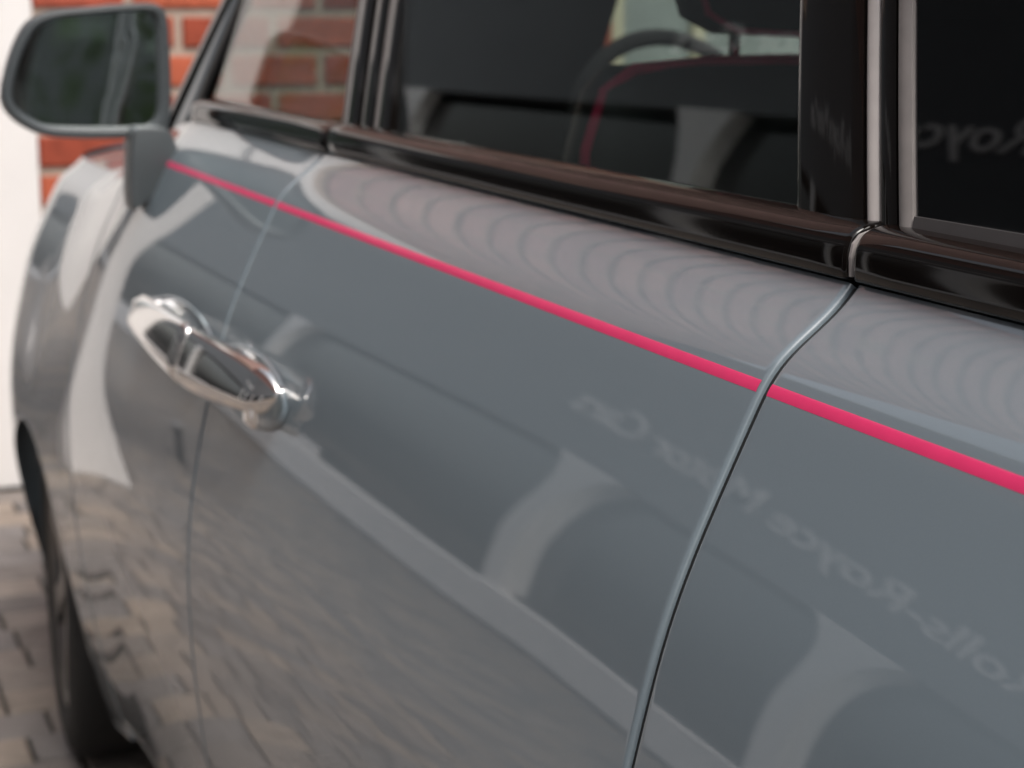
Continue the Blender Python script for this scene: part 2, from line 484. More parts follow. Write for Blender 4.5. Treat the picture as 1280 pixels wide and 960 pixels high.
# ---------------------------------------------------------------- hedge behind the camera (seen in the door mirror)
hg = empty('garden_hedge', (-1.2, -9.5, 0)); tag(hg, 'tall dark green leafy hedge closing the lane behind the car', 'hedge')
N = 1500
pts = np.stack([rng.uniform(-3.2, 4.5, N), rng.uniform(-0.9, 0.9, N), rng.uniform(0.05, 4.6, N)], 1)
pts[:, 1] += 0.35 * np.sin(pts[:, 0] * 2.1) + 0.3 * np.sin(pts[:, 2] * 2.7 + pts[:, 0])
keep = pts[:, 2] < 4.1 + 0.4 * np.sin(pts[:, 0] * 3.3) + rng.uniform(-0.3, 0.3, N)
pts = pts[keep]
VV, FF = [], []
for p in pts:
    a = Vector(rng.normal(size=3)).normalized(); b = a.orthogonal().normalized() * 0.08; c = a.cross(b).normalized() * 0.14
    n = len(VV); q = Vector(p)
    VV += [q - c, q + b, q + c, q - b]; FF.append((n, n + 1, n + 2, n + 3))
o = mesh_obj('leaves', VV, FF, M['leaf'], hg); tag(o, kind='stuff')
for xs in (-2.4, -0.9, 0.7, 2.3, 3.8):
    sweep('stem', [(xs, 0, 0), (xs + 0.05, 0.05, 1.2), (xs - 0.04, 0.0, 2.6), (xs, 0, 3.6)], circle_ring(0.06, 8), M['bark'], hg, up=(0, 1, 0), scales=[1.2, 1, 0.7, 0.3])

bw = empty('mirror_backdrop', (-1.2, -11.2, 0)); tag(bw, 'pale grey wall added behind the hedge to lighten the door mirror', 'wall')  # added to brighten the mirror's reflection and keep sky out of it
box('wall_face', -3.4, 6.0, -0.15, 0.15, 0.0, 9.0, M['backdrop'], bw, 0.01, 1)
box('coping', -3.45, 6.05, -0.2, 0.2, 9.002, 9.08, M['plinth'], bw, 0.01, 1)

# ================================================================== the car
car = empty('parked_car', (0.9, 2.2, 0))
tag(car, 'blue grey car with pink coachline and chrome door handles', 'car')
CO = -car.location
def part(o, parent=None):
    if parent is None:
        o.parent = car; o.location = o.location + CO
    else:
        o.parent = parent
    return o
CW = 1.78                         # distance between the two coachlines

# section of the flank: tilt of the surface against its height, integrated
ZS = 1.3235
tz = [0.26, 0.30, 0.39, 0.55, 0.70, 0.84, 0.95, 1.02, 1.06, 1.10, 1.13, 1.16, 1.20, 1.236, 1.264, 1.29, 1.312, ZS, 1.332, 1.342, 1.354, 1.365, 1.376, 1.388]
ta = [-26, -18, -12, -8.5, -5, 0.0, 7.2, 12.0, 13.3, 13.8, 14.5, 16.6, 21.6, 25.0, 25.8, 26.0, 26.2, 28.5, 35, 46, 54, 53, 44, 34]
zg = np.linspace(0.26, 1.388, 1400)
tg = np.interp(zg, tz, ta)
ker = np.exp(-0.5 * (np.arange(-40, 41) / 9.0) ** 2); ker /= ker.sum()
tg = np.convolve(np.pad(tg, 40, mode='edge'), ker, 'valid')
sl = np.tan(np.radians(tg))
xg = np.concatenate([[0], np.cumsum((sl[1:] + sl[:-1]) / 2 * np.diff(zg))])
xg -= np.interp(ZS, zg, xg)
def prof(z): return float(np.interp(z, zg, xg))
wq = np.clip((zg - 1.17) / 0.07, 0, 1); wq = wq * wq * (3 - 2 * wq)      # slight twist of the upper flank
qg = np.concatenate([[0], np.cumsum((wq[1:] + wq[:-1]) / 2 * np.diff(zg))])
qg -= np.interp(ZS, zg, qg)
qg[zg > ZS] = 0
TW_Y = np.linspace(-0.8, 5.0, 581)
TW = np.interp(TW_Y, [-0.8, 0.4, 0.68, 0.82, 0.95, 1.13, 1.26, 1.55, 2.0, 5.0], [0.055, 0.055, 0.042, 0.012, -0.003, -0.016, -0.028, -0.02, 0, 0])
kw = np.exp(-0.5 * (np.arange(-30, 31) / 9.0) ** 2); kw /= kw.sum()
TW = np.convolve(np.pad(TW, 30, mode='edge'), kw, 'valid')
def twist(Y, z): return float(np.interp(Y, TW_Y, TW) * np.interp(z, zg, qg))
def zoff(Y):
    d = 0.012 * (Y - 1.0)
    k_ = min(1.0, max(0.0, (Y - 2.95) / 1.0)); d -= 0.15 * k_ * k_ * (3 - 2 * k_)
    return d
def plan(Y):
    p = 0.0
    if Y < 0.4: p += 0.02 * (0.4 - Y) ** 2
    if Y > 4.2: p += 0.28 * ((Y - 4.2) / 0.7) ** 2
    return p
def S(Y, z):
    return Vector((prof(z) + plan(Y) + twist(Y, z), Y, z + zoff(Y)))
def SN(Y, z):
    e = 1e-3
    a = S(Y + e, z) - S(Y - e, z); b = S(Y, min(z + e, 1.3879)) - S(Y, max(z - e, 0.2601))
    n = b.cross(a).normalized()
    return n if n.x < 0 else -n
# row heights, dense where curvature is high
def rows_between(z0, z1):
    base = np.concatenate([np.linspace(0.262, 0.9, 26), np.linspace(0.92, 1.29, 60), np.linspace(1.294, 1.387, 56)])
    mid = base[(base > z0 + 0.002) & (base < z1 - 0.002)]
    return [z0] + list(mid) + [z1]
EDGE = [(0.0, 0.014), (0.0, 0.0055), (0.0003, 0.0032), (0.0011, 0.0015), (0.0023, 0.0005), (0.0038, 0.0001)]
WHEEL_Y, WHEEL_Z, ARCH = 3.95, 0.40, 0.455
def panel(name, y0, y1, bottom=lambda Y: 0.262, mirror=False, step=0.04, edges=(True, True), m=None, nrow=None):
    ys = []
    if edges[0]: ys += [(y0 + a, d) for a, d in EDGE]
    else: ys.append((y0, 0.0))
    n = max(2, int((y1 - y0) / step))
    if edges[0]: ys += [(y0 + q, 0.0) for q in (0.0056, 0.0075, 0.012)]
    for i in range(1, n): ys.append((y0 + 0.013 + (y1 - y0 - 0.026) * i / n, 0.0))
    if edges[1]: ys += [(y1 - q, 0.0) for q in (0.012, 0.0075, 0.0056)]
    if edges[1]: ys += [(y1 - a, d) for a, d in reversed(EDGE)]
    else: ys.append((y1, 0.0))
    flat = [bottom(Y) for Y, _ in ys]
    const = max(flat) - min(flat) < 1e-6
    V = []
    if const: rows = rows_between(flat[0], 1.387)
    else: rows = rows_between(0.262, 1.387)
    nr = len(rows)
    for i in range(nr):
        for (Y, dpt), zb in zip(ys, flat):
            z = rows[i] if (const or rows[i] >= 0.92) else zb + (0.92 - zb) * (rows[i] - 0.262) / (0.92 - 0.262)
            p = S(Y, z) - SN(Y, z) * dpt
            if mirror: p = Vector((CW - p.x, p.y, p.z))
            V.append(p)
    nc = len(ys)
    Fc = grid_faces(nr, nc)
    if not mirror: Fc = [tuple(reversed(f)) for f in Fc]
    # turned-in lower lip
    base = len(V)
    for (Y, dpt), zb in zip(ys, flat):
        p = S(Y, zb) - SN(Y, zb) * dpt + Vector((0.05, 0, 0.0))
        if mirror: p = Vector((CW - p.x, p.y, p.z))
        V.append(p)
    for j in range(nc - 1):
        f = (base + j, base + j + 1, j + 1, j)
        Fc.append(tuple(reversed(f)) if mirror else f)
    o = mesh_obj(name, V, Fc, m or M['paint'], None, smooth=True)
    return part(o)
GAP_R, GAP_B, GAP_A = 1.006, 2.247, 3.30
HG = 0.0038
def arch_f(Y):
    d = abs(Y - WHEEL_Y)
    if d < ARCH: return max(0.262, WHEEL_Z + math.sqrt(ARCH ** 2 - d ** 2))
    return 0.262
RW_Y = WHEEL_Y - 3.295
def arch_r(Y):
    d = abs(Y - RW_Y)
    if d < ARCH + 0.02: return max(0.262, WHEEL_Z + math.sqrt((ARCH + 0.02) ** 2 - d ** 2))
    return 0.262
def stripe(parent, y0, y1):
    V = []
    zs = np.linspace(ZS - 0.0036, ZS + 0.0036, 5)
    n = max(2, int((y1 - y0) / 0.03))
    for i, z in enumerate(zs):
        for j in range(n + 1):
            Y = y0 + (y1 - y0) * j / n
            V.append(S(Y, z) + SN(Y, z) * (0.0004 if 0 < i < 4 else 0.0001))
    Fc = [tuple(reversed(f)) for f in grid_faces(5, n + 1)]
    o = mesh_obj('coachline', V, Fc, M['stripe'], parent, smooth=True)
    return o
quarter = panel('rear_wing', -0.75, GAP_R - HG, arch_r, edges=(False, True)); stripe(quarter, -0.7, GAP_R - HG - 0.003)
rdoor = panel('rear_door', GAP_R + HG, GAP_B - HG, lambda Y: max(0.30, arch_r(Y))); stripe(rdoor, GAP_R + HG + 0.003, GAP_B - HG - 0.003)
fdoor = panel('front_door', GAP_B + HG, GAP_A - HG, lambda Y: 0.30); stripe(fdoor, GAP_B + HG + 0.003, GAP_A - HG - 0.003)
wing = panel('front_wing', GAP_A + HG, 4.86, arch_f, edges=(True, False), step=0.02)
for nm, a, b, f, e in (('rear_wing', -0.75, GAP_R - HG, arch_r, (False, True)), ('rear_door', GAP_R + HG, GAP_B - HG, lambda Y: max(0.30, arch_r(Y)), (True, True)),
                       ('front_door', GAP_B + HG, GAP_A - HG, lambda Y: 0.30, (True, True)), ('front_wing', GAP_A + HG, 4.86, arch_f, (True, False))):
    panel(nm, a, b, f, mirror=True, edges=e)
# black strips just inside the door gaps, painting the shade in their depth
for gy in (GAP_R, GAP_B, GAP_A):
    V = []
    zr = rows_between(0.30, 1.386)
    for z in zr:
        for dy in (-0.0062, -0.002, 0.002, 0.0062):
            V.append(S(gy + dy, z) - SN(gy + dy, z) * 0.0044)
    part(mesh_obj('gap_shade', V, [tuple(reversed(f)) for f in grid_faces(len(zr), 4)], M['rubber'], None, True))

# waist trims (gloss black bars under the windows)
def trim(name, y0, y1, r_end0, r_end1, zt=0.0):
    """bar with a soft section; ends rounded"""
    sec = [(0.066, 1.3875), (0.0590, 1.3895), (0.0578, 1.394), (0.0580, 1.404), (0.0600, 1.4135), (0.0655, 1.4205), (0.0760, 1.4245), (0.090, 1.4255), (0.100, 1.420), (0.100, 1.388)]
    # refine the section smoothly
    pts = sec[1:8]
    fine = []
    for k in range(len(pts) - 1):
        for t in (0, .34, .67):
            p0 = pts[max(k - 1, 0)]; p1 = pts[k]; p2 = pts[k + 1]; p3 = pts[min(k + 2, len(pts) - 1)]
            fine.append(tuple(0.5 * (2 * p1[q] + (p2[q] - p0[q]) * t + (2 * p0[q] - 5 * p1[q] + 4 * p2[q] - p3[q]) * t * t + (3 * p1[q] - p0[q] - 3 * p2[q] + p3[q]) * t ** 3) for q in (0, 1)))
    sec = [sec[0]] + fine + [sec[7], sec[8], sec[9]]
    c = (0.082, 1.400)
    ys = []
    for a, s in ((0, .80), (.0004, .90), (.0012, .955), (.0026, .985), (.005, 1.0)):
        if r_end0: ys.append((y0 + a, s))
    if not r_end0: ys.append((y0, 1.0))
    n = max(3, int((y1 - y0) / 0.04))
    for i in range(1, n): ys.append((y0 + 0.006 + (y1 - y0 - 0.012) * i / n, 1.0))
    if r_end1: ys += [(y1 - a, s) for a, s in reversed(((0, .80), (.0004, .90), (.0012, .955), (.0026, .985), (.005, 1.0)))]
    else: ys.append((y1, 1.0))
    V = []
    for Y, s in ys:
        zo = zoff(Y) if Y < 3.05 else zoff(3.05)
        for x, z in sec:
            V.append((c[0] + (x - c[0]) * s + plan(Y), Y, c[1] + (z - c[1]) * s + zo + zt))
    nc = len(sec)
    Fc = grid_faces(len(ys), nc, True) + [tuple(range(nc - 1, -1, -1)), tuple((len(ys) - 1) * nc + i for i in range(nc))]
    o = mesh_obj(name, V, Fc, M['gloss_black'], None, True)
    return part(o)
t1 = trim('waist_trim', -0.70, 1.001, False, True, 0.0)
t2 = trim('waist_trim', 1.0085, 2.215, True, True, 0.0)
V = [(x, Y, z) for Y in (1.0052, 1.0080) for x, z in ((0.0605, 1.3915), (0.0598, 1.404), (0.0615, 1.4125), (0.067, 1.4185), (0.077, 1.4215), (0.095, 1.421), (0.095, 1.3915))]
mesh_obj('end_highlight', V, grid_faces(2, 7, True) + [tuple(range(7)), tuple(range(13, 6, -1))], M['seal_and_glint'], t2).location = (0, 0, 0)  # light grey slab painting the highlight on the trim's end
t3 = trim('waist_trim', 2.222, 3.03, True, True, -0.002)

# glass and pillars: all lie on one leaning, slightly bowed side sheet
GT = math.tan(math.radians(12.0))
def G(Y, z, out=0.0, tilt=0.0):
    """point on the window sheet; z measured above trim top 1.42"""
    zz_ = z - 1.42
    bow = 0.0012 * math.sin(max(0, min(1, (Y - 1.0) / 1.2)) * math.pi) if Y > 1.0 else 0.0
    taper = 0.035 * max(0.0, 0.9 - Y) ** 2
    return Vector((0.086 + zz_ * GT + 0.10 * zz_ * zz_ - tilt * zz_ - out - bow + taper, Y, z + 0.004 * (Y - 1.0)))
def sheet(name, quad, m, thick=0.005, out=0.0, nu=12, nv=14, bulge=0.0, parent=None, rnd=0.0, tilt=0.0):
    """quad: (Y,z) corners bl, br, tr, tl -> slab on the window sheet"""
    (a, b, c, d) = quad
    V = []
    for side in (0, 1):
        for i in range(nv + 1):
            v = i / nv
            for j in range(nu + 1):
                u = j / nu
                Y = (a[0] * (1 - u) + b[0] * u) * (1 - v) + (d[0] * (1 - u) + c[0] * u) * v
                z = (a[1] * (1 - u) + b[1] * u) * (1 - v) + (d[1] * (1 - u) + c[1] * u) * v
                o_ = out + bulge * (1 - (2 * u - 1) ** 2)
                if rnd and (j == 0 or j == nu): o_ -= rnd
                V.append(G(Y, z, o_ if side == 0 else out - thick, tilt))
    nc = nu + 1; N = nc * (nv + 1)
    Fc = grid_faces(nv + 1, nc)
    Fc = Fc + [tuple(N + q for q in reversed(f)) for f in Fc]
    for j in range(nu):
        Fc.append((j + 1, j, N + j, N + j + 1)); q = nv * nc
        Fc.append((q + j, q + j + 1, N + q + j + 1, N + q + j))
    for i in range(nv):
        q = i * nc
        Fc.append((q, q + nc, N + q + nc, N + q)); q += nu
        Fc.append((q + nc, q, N + q, N + q + nc))
    o = mesh_obj(name, V, Fc, m, None, True)
    o.data.polygons.foreach_set('use_smooth', [True] * len(o.data.polygons))
    bmx = bmesh.new(); bmx.from_mesh(o.data); bmesh.ops.recalc_face_normals(bmx, faces=bmx.faces[:])
    for e in bmx.edges:
        if len(e.link_faces) == 2 and e.calc_face_angle(0) > 0.6: e.smooth = False
    bmx.to_mesh(o.data); bmx.free()
    return part(o, parent)
ZT = 1.84
ZB = 1.418
LC, LB = 0.42, 0.25
def lean(y0, y1, zb, k):
    return ((y0, zb), (y1, zb), (y1 + k * (ZT - zb), ZT), (y0 + k * (ZT - zb), ZT))
sheet('rear_door_glass', ((1.105, ZB - 0.01), (2.036, ZB - 0.01), (2.036 + LB * 0.43, ZT), (1.105 + LC * 0.43, ZT)), M['glass'], 0.004, -0.004, 24, 14, tilt=0.06)
sheet('front_door_glass', ((2.24, ZB - 0.01), (3.09, ZB - 0.01), (2.67, ZT), (2.24 + LB * 0.43, ZT)), M['glass'], 0.004, -0.004, 20, 14, tilt=0.06)
sheet('quarter_glass', ((-0.10, ZB + 0.012), (0.974, ZB + 0.012), (0.974 + LC * 0.41, ZT), (0.30, ZT)), M['dark_glass'], 0.004, 0.0, 20, 14)
# C pillar: door panel, seals, body pillar
sheet('pillar_cover', lean(1.026, 1.110, ZB, LC), M['gloss_black'], 0.012, 0.006, 16, 14, 0.0022, rnd=0.002)
sheet('door_frame_seal', lean(1.010, 1.023, ZB - 0.004, LC), M['seal_and_glint'], 0.02, 0.001, 6, 14, 0.004)
sheet('pillar_cover', lean(0.990, 1.008, ZB, LC), M['gloss_black'], 0.012, 0.002, 10, 14, 0.001)
sheet('glass_seal', lean(0.974, 0.989, ZB + 0.004, LC), M['seal_grey'], 0.012, 0.002, 8, 14, 0.003)
sheet('glass_seal', ((-0.10, ZB - 0.002), (0.973, ZB - 0.002), (0.975, ZB + 0.014), (-0.10, ZB + 0.012)), M['seal_dark'], 0.012, 0.003, 20, 4)
# B pillar
for (a, b, m, out, blg) in ((2.037, 2.085, 'gloss_black', 0.005, 0.002), (2.087, 2.099, 'seal_grey', 0.003, 0.003), (2.101, 2.146, 'gloss_black', 0.005, 0.002),
                            (2.148, 2.160, 'seal_grey', 0.001, 0.002), (2.162, 2.214, 'gloss_black', 0.005, 0.002), (2.216, 2.238, 'seal_grey', 0.003, 0.002)):
    sheet('pillar_cover' if m == 'gloss_black' else 'door_frame_seal', lean(a, b, ZB, LB), M[m], 0.014, out, 8, 14, blg)
# A pillar with its dark seal and grey corner panel
sheet('corner_panel', ((3.125, ZB - 0.012), (3.30, ZB - 0.06), (2.99, 1.60), (2.95, 1.60)), M['paint'], 0.012, 0.003, 8, 10, 0.003)
sheet('glass_seal', ((3.070, ZB - 0.004), (3.122, ZB - 0.004), (2.70, ZT), (2.65, ZT)), M['rubber'], 0.014, 0.006, 6, 14, 0.002)
sheet('windscreen_pillar', ((3.30, ZB - 0.06), (3.37, ZB - 0.06), (2.74, ZT), (2.64, ZT)), M['gloss_black'], 0.02, 0.006, 8, 14, 0.004)
# roof and far side
def arc_roof():
    V = []
    ny, nx = 24, 16
    for i in range(ny + 1):
        Y = -0.45 + (3.15) * i / ny
        for j in range(nx + 1):
            u = j / nx
            x = 0.16 + (CW - 0.32) * u
            V.append((x, Y, 1.842 + 0.10 * (1 - (2 * u - 1) ** 2) ** 0.5 * (1 - 0.3 * ((Y - 1.0) / 2.0) ** 2)))
    return V, grid_faces(ny + 1, nx + 1)
V, Fc = arc_roof()
rf = part(mesh_obj('roof', V, Fc, M['paint'], None, True))
mesh_obj('headliner', [(x, y, z - 0.03) for x, y, z in V], Fc, M['headliner'], rf, True)
def far_sheet(name, quad, m, thick=0.006):
    V = []
    for t in (0, thick):
        for (Y, z) in quad:
            p = G(Y, z, -t); V.append((CW - p.x, p.y, p.z))
    Fc = [(0, 1, 2, 3), (7, 6, 5, 4), (0, 4, 5, 1), (1, 5, 6, 2), (2, 6, 7, 3), (3, 7, 4, 0)]
    return part(mesh_obj(name, V, Fc, m, None))
far_sheet('rear_door_glass', ((1.09, ZB - 0.03), (2.01, ZB - 0.03), (2.0, ZT), (1.09, ZT)), M['glass'])
far_sheet('front_door_glass', ((2.27, ZB - 0.03), (3.05, ZB - 0.03), (2.5, ZT), (2.25, ZT)), M['glass'])
far_sheet('quarter_glass', ((-0.1, ZB - 0.03), (0.92, ZB - 0.03), (0.92, ZT), (0.25, ZT)), M['dark_glass'])
far_sheet('pillar_cover', ((0.92, ZB - 0.03), (1.09, ZB - 0.03), (1.09, ZT), (0.92, ZT)), M['gloss_black'], 0.03)
far_sheet('pillar_cover', ((2.01, ZB - 0.03), (2.27, ZB - 0.03), (2.25, ZT), (2.0, ZT)), M['gloss_black'], 0.03)
far_sheet('windscreen_pillar', ((3.05, ZB - 0.03), (3.36, ZB - 0.06), (2.62, ZT), (2.5, ZT)), M['gloss_black'], 0.03)
# windscreen, bonnet, tail
V = [(0.10, 3.34, 1.36), (CW - 0.10, 3.34, 1.36), (CW - 0.20, 2.66, 1.845), (0.20, 2.66, 1.845)]
V2 = []
for i in range(9):
    for j in range(13):
        u, v = j / 12, i / 8
        a = Vector(V[0]).lerp(Vector(V[1]), u); b = Vector(V[3]).lerp(Vector(V[2]), u)
        p = a.lerp(b, v); p.y += 0.18 * (1 - (2 * u - 1) ** 2); p.z += 0.05 * (1 - (2 * u - 1) ** 2); V2.append(p)
part(mesh_obj('windscreen', V2, grid_faces(9, 13), M['glass'], None, True))
V = []
for i in range(21):
    Y = 3.36 + 1.48 * i / 20
    top = S(Y, 1.387)
    for j in range(21):
        u = j / 20
        x = top.x + (CW - 2 * top.x) * u
        V.append((x, Y + 0.12 * (1 - (2 * u - 1) ** 2) * (1 - i / 20), top.z + 0.035 * (1 - (2 * u - 1) ** 4) - 0.02 * (i / 20) ** 3))
part(mesh_obj('bonnet', V, [tuple(reversed(f)) for f in grid_faces(21, 21)], M['paint'], None, True))
part(box('front_grille', 0.22, CW - 0.22, 4.80, 4.90, 0.35, 1.25, M['chrome'], None, 0.03))
part(box('tailgate', 0.05, CW - 0.05, -0.82, -0.55, 0.40, 1.45, M['paint'], None, 0.05, 3))
part(box('rear_screen', 0.2, CW - 0.2, -0.52, -0.50, 1.452, 1.85, M['dark_glass'], None, 0.0))
part(box('floor_pan', 0.06, CW - 0.06, -0.6, 3.5, 0.24, 0.29, M['rubber'], None, 0.0))

# ---- inside
part(box('door_lining', 0.088, 0.16, 1.02, 2.2, 0.30, 1.395, M['leather'], None, 0.015))
part(box('lining_glint', 0.100, 0.125, 1.13, 2.0, 1.396, 1.404, M['seal_grey'], None, 0.003))  # pale strip painting the bright reflection along the lining top
part(box('door_lining', 0.088, 0.16, 2.23, 3.25, 0.30, 1.395, M['leather'], None, 0.015))
part(box('door_lining', CW - 0.16, CW - 0.088, -0.5, 3.25, 0.30, 1.385, M['leather'], None, 0.015))
part(box('side_lining', 0.088, 0.16, -0.5, 1.0, 0.30, 1.395, M['leather'], None, 0.015))
part(box('pillar_lining', 0.12, 0.20, 0.90, 1.08, 1.40, 1.84, M['headliner'], None, 0.01))
part(box('dashboard', 0.17, CW - 0.17, 3.06, 3.40, 0.7, 1.30, M['leather'], None, 0.06, 4))
part(box('carpet', 0.0, CW, -0.5, 3.3, 0.292, 0.31, M['carpet'], None, 0.0))
def lofted(name, secs, m, parent=None, n=28):
    """secs: list of (centre, half_width_x, half_depth_y, power); stacked upward superellipses"""
    V = []
    for (c, a, b, pw) in secs:
        for i in range(n):
            t = 2 * math.pi * i / n
            ct, st = math.cos(t), math.sin(t)
            V.append((c[0] + a * math.copysign(abs(ct) ** (2 / pw), ct), c[1] + b * math.copysign(abs(st) ** (2 / pw), st), c[2]))
    Fc = grid_faces(len(secs), n, True) + [tuple(range(n - 1, -1, -1)), tuple((len(secs) - 1) * n + i for i in range(n))]
    o = mesh_obj(name, V, Fc, m, None, True)
    return part(o, parent)
def front_seat(cx, cy, top, pipe):
    back = lofted('seat_back', [((cx, cy + 0.10, 0.62), 0.24, 0.07, 3), ((cx, cy + 0.08, 0.75), 0.27, 0.085, 3.4), ((cx, cy + 0.05, 1.05), 0.285, 0.09, 3.4),
                                ((cx, cy + 0.02, 1.28), 0.28, 0.085, 3.4), ((cx, cy, top - 0.10), 0.265, 0.075, 3.2), ((cx, cy - 0.005, top - 0.03), 0.25, 0.06, 3), ((cx, cy - 0.01, top), 0.225, 0.035, 2.6)], M['leather'])
    lofted('seat_cushion', [((cx, cy + 0.36, 0.40), 0.25, 0.26, 4), ((cx, cy + 0.36, 0.58), 0.27, 0.29, 4), ((cx, cy + 0.36, 0.64), 0.25, 0.26, 3.5)], M['leather'])
    head = lofted('headrest', [((cx, cy - 0.02, top + 0.035), 0.09, 0.035, 3), ((cx, cy - 0.02, top + 0.055), 0.13, 0.05, 3), ((cx, cy - 0.02, top + 0.12), 0.15, 0.058, 3.2), ((cx, cy - 0.025, top + 0.22), 0.145, 0.052, 3.2), ((cx, cy - 0.03, top + 0.26), 0.12, 0.03, 2.8)], M['leather'])
    for s in (-0.06, 0.06):
        sweep('headrest_post', [(cx + s + CO.x, cy - 0.01 + CO.y, top - 0.03), (cx + s + CO.x, cy - 0.015 + CO.y, top + 0.1)], circle_ring(0.007), M['chrome'], car)
    if pipe:
        path = [(cx + x, cy - 0.035 + 0.01 * (abs(x) / 0.27) ** 3, z + 0.003) for x, z in [(-0.262, top - 0.22), (-0.255, top - 0.10), (-0.235, top - 0.035), (-0.20, top - 0.010), (-0.1, top - 0.002), (0, top), (0.1, top - 0.002), (0.20, top - 0.010), (0.235, top - 0.035), (0.255, top - 0.10), (0.262, top - 0.22)]]
        sweep('piping', path, circle_ring(0.009), M['piping'], back, up=(0, 1, 0))
        path = [(cx + x, cy - 0.075, z) for x, z in [(-0.146, top + 0.22), (-0.15, top + 0.12), (-0.128, top + 0.058), (-0.09, top + 0.038), (0, top + 0.034), (0.09, top + 0.038), (0.128, top + 0.058), (0.15, top + 0.12), (0.146, top + 0.22)]]
        sweep('piping', path, circle_ring(0.004), M['piping'], head, up=(0, 1, 0))
front_seat(0.55, 1.98, 1.512, True)
front_seat(1.26, 1.98, 1.512, True)
lofted('rear_seat', [((CW / 2, 0.62, 0.45), 0.66, 0.26, 5), ((CW / 2, 0.62, 0.68), 0.68, 0.28, 5), ((CW / 2, 0.60, 0.72), 0.66, 0.25, 5)], M['leather'])
lofted('rear_seat_back', [((CW / 2, 0.30, 0.70), 0.66, 0.10, 5), ((CW / 2, 0.22, 1.1), 0.67, 0.10, 5), ((CW / 2, 0.15, 1.42), 0.62, 0.07, 4)], M['leather'])
# steering wheel
V, R0, r0 = [], 0.19, 0.015
for i in range(40):
    t = 2 * math.pi * i / 40
    for j in range(10):
        s = 2 * math.pi * j / 10
        rr = R0 + r0 * math.cos(s)
        V.append((rr * math.cos(t), r0 * math.sin(s) + 0.35 * rr * math.sin(t), rr * math.sin(t)))
Fc = []
for i in range(40):
    for j in range(10):
        a, b = i * 10 + j, i * 10 + (j + 1) % 10
        c, d = ((i + 1) % 40) * 10 + (j + 1) % 10, ((i + 1) % 40) * 10 + j
        Fc.append((a, b, c, d))
sw = mesh_obj('steering_wheel', V, Fc, M['carpet'], None, True); sw.location = (0.90, 2.95, 1.355); part(sw)
box('spokes', -0.185, 0.185, -0.012, 0.012, -0.03, 0.03, M['leather'], sw, 0.008)
V = [(0.38, 3.31, 1.33), (0.88, 3.37, 1.33), (0.83, 2.97, 1.72), (0.38, 2.90, 1.72)]  # dark panel added inside the windscreen to darken the view through it
V += [(x, y - 0.008, z - 0.008) for x, y, z in V]
part(mesh_obj('added_dark_panel', V, [(0, 1, 2, 3), (7, 6, 5, 4), (0, 4, 5, 1), (1, 5, 6, 2), (2, 6, 7, 3), (3, 7, 4, 0)], M['carpet'], None))
# lock pin by the front of the rear door glass
lp = at_x(578, 203, 0.105)
lk = lofted('lock_pin', [((lp.x, lp.y, lp.z - 0.01), 0.0042, 0.0042, 2), ((lp.x, lp.y, lp.z + 0.012), 0.0042, 0.0042, 2), ((lp.x, lp.y, lp.z + 0.015), 0.0052, 0.0052, 2), ((lp.x, lp.y, lp.z + 0.021), 0.0048, 0.0048, 2), ((lp.x, lp.y, lp.z + 0.023), 0.002, 0.002, 2)], M['chrome'], n=12)

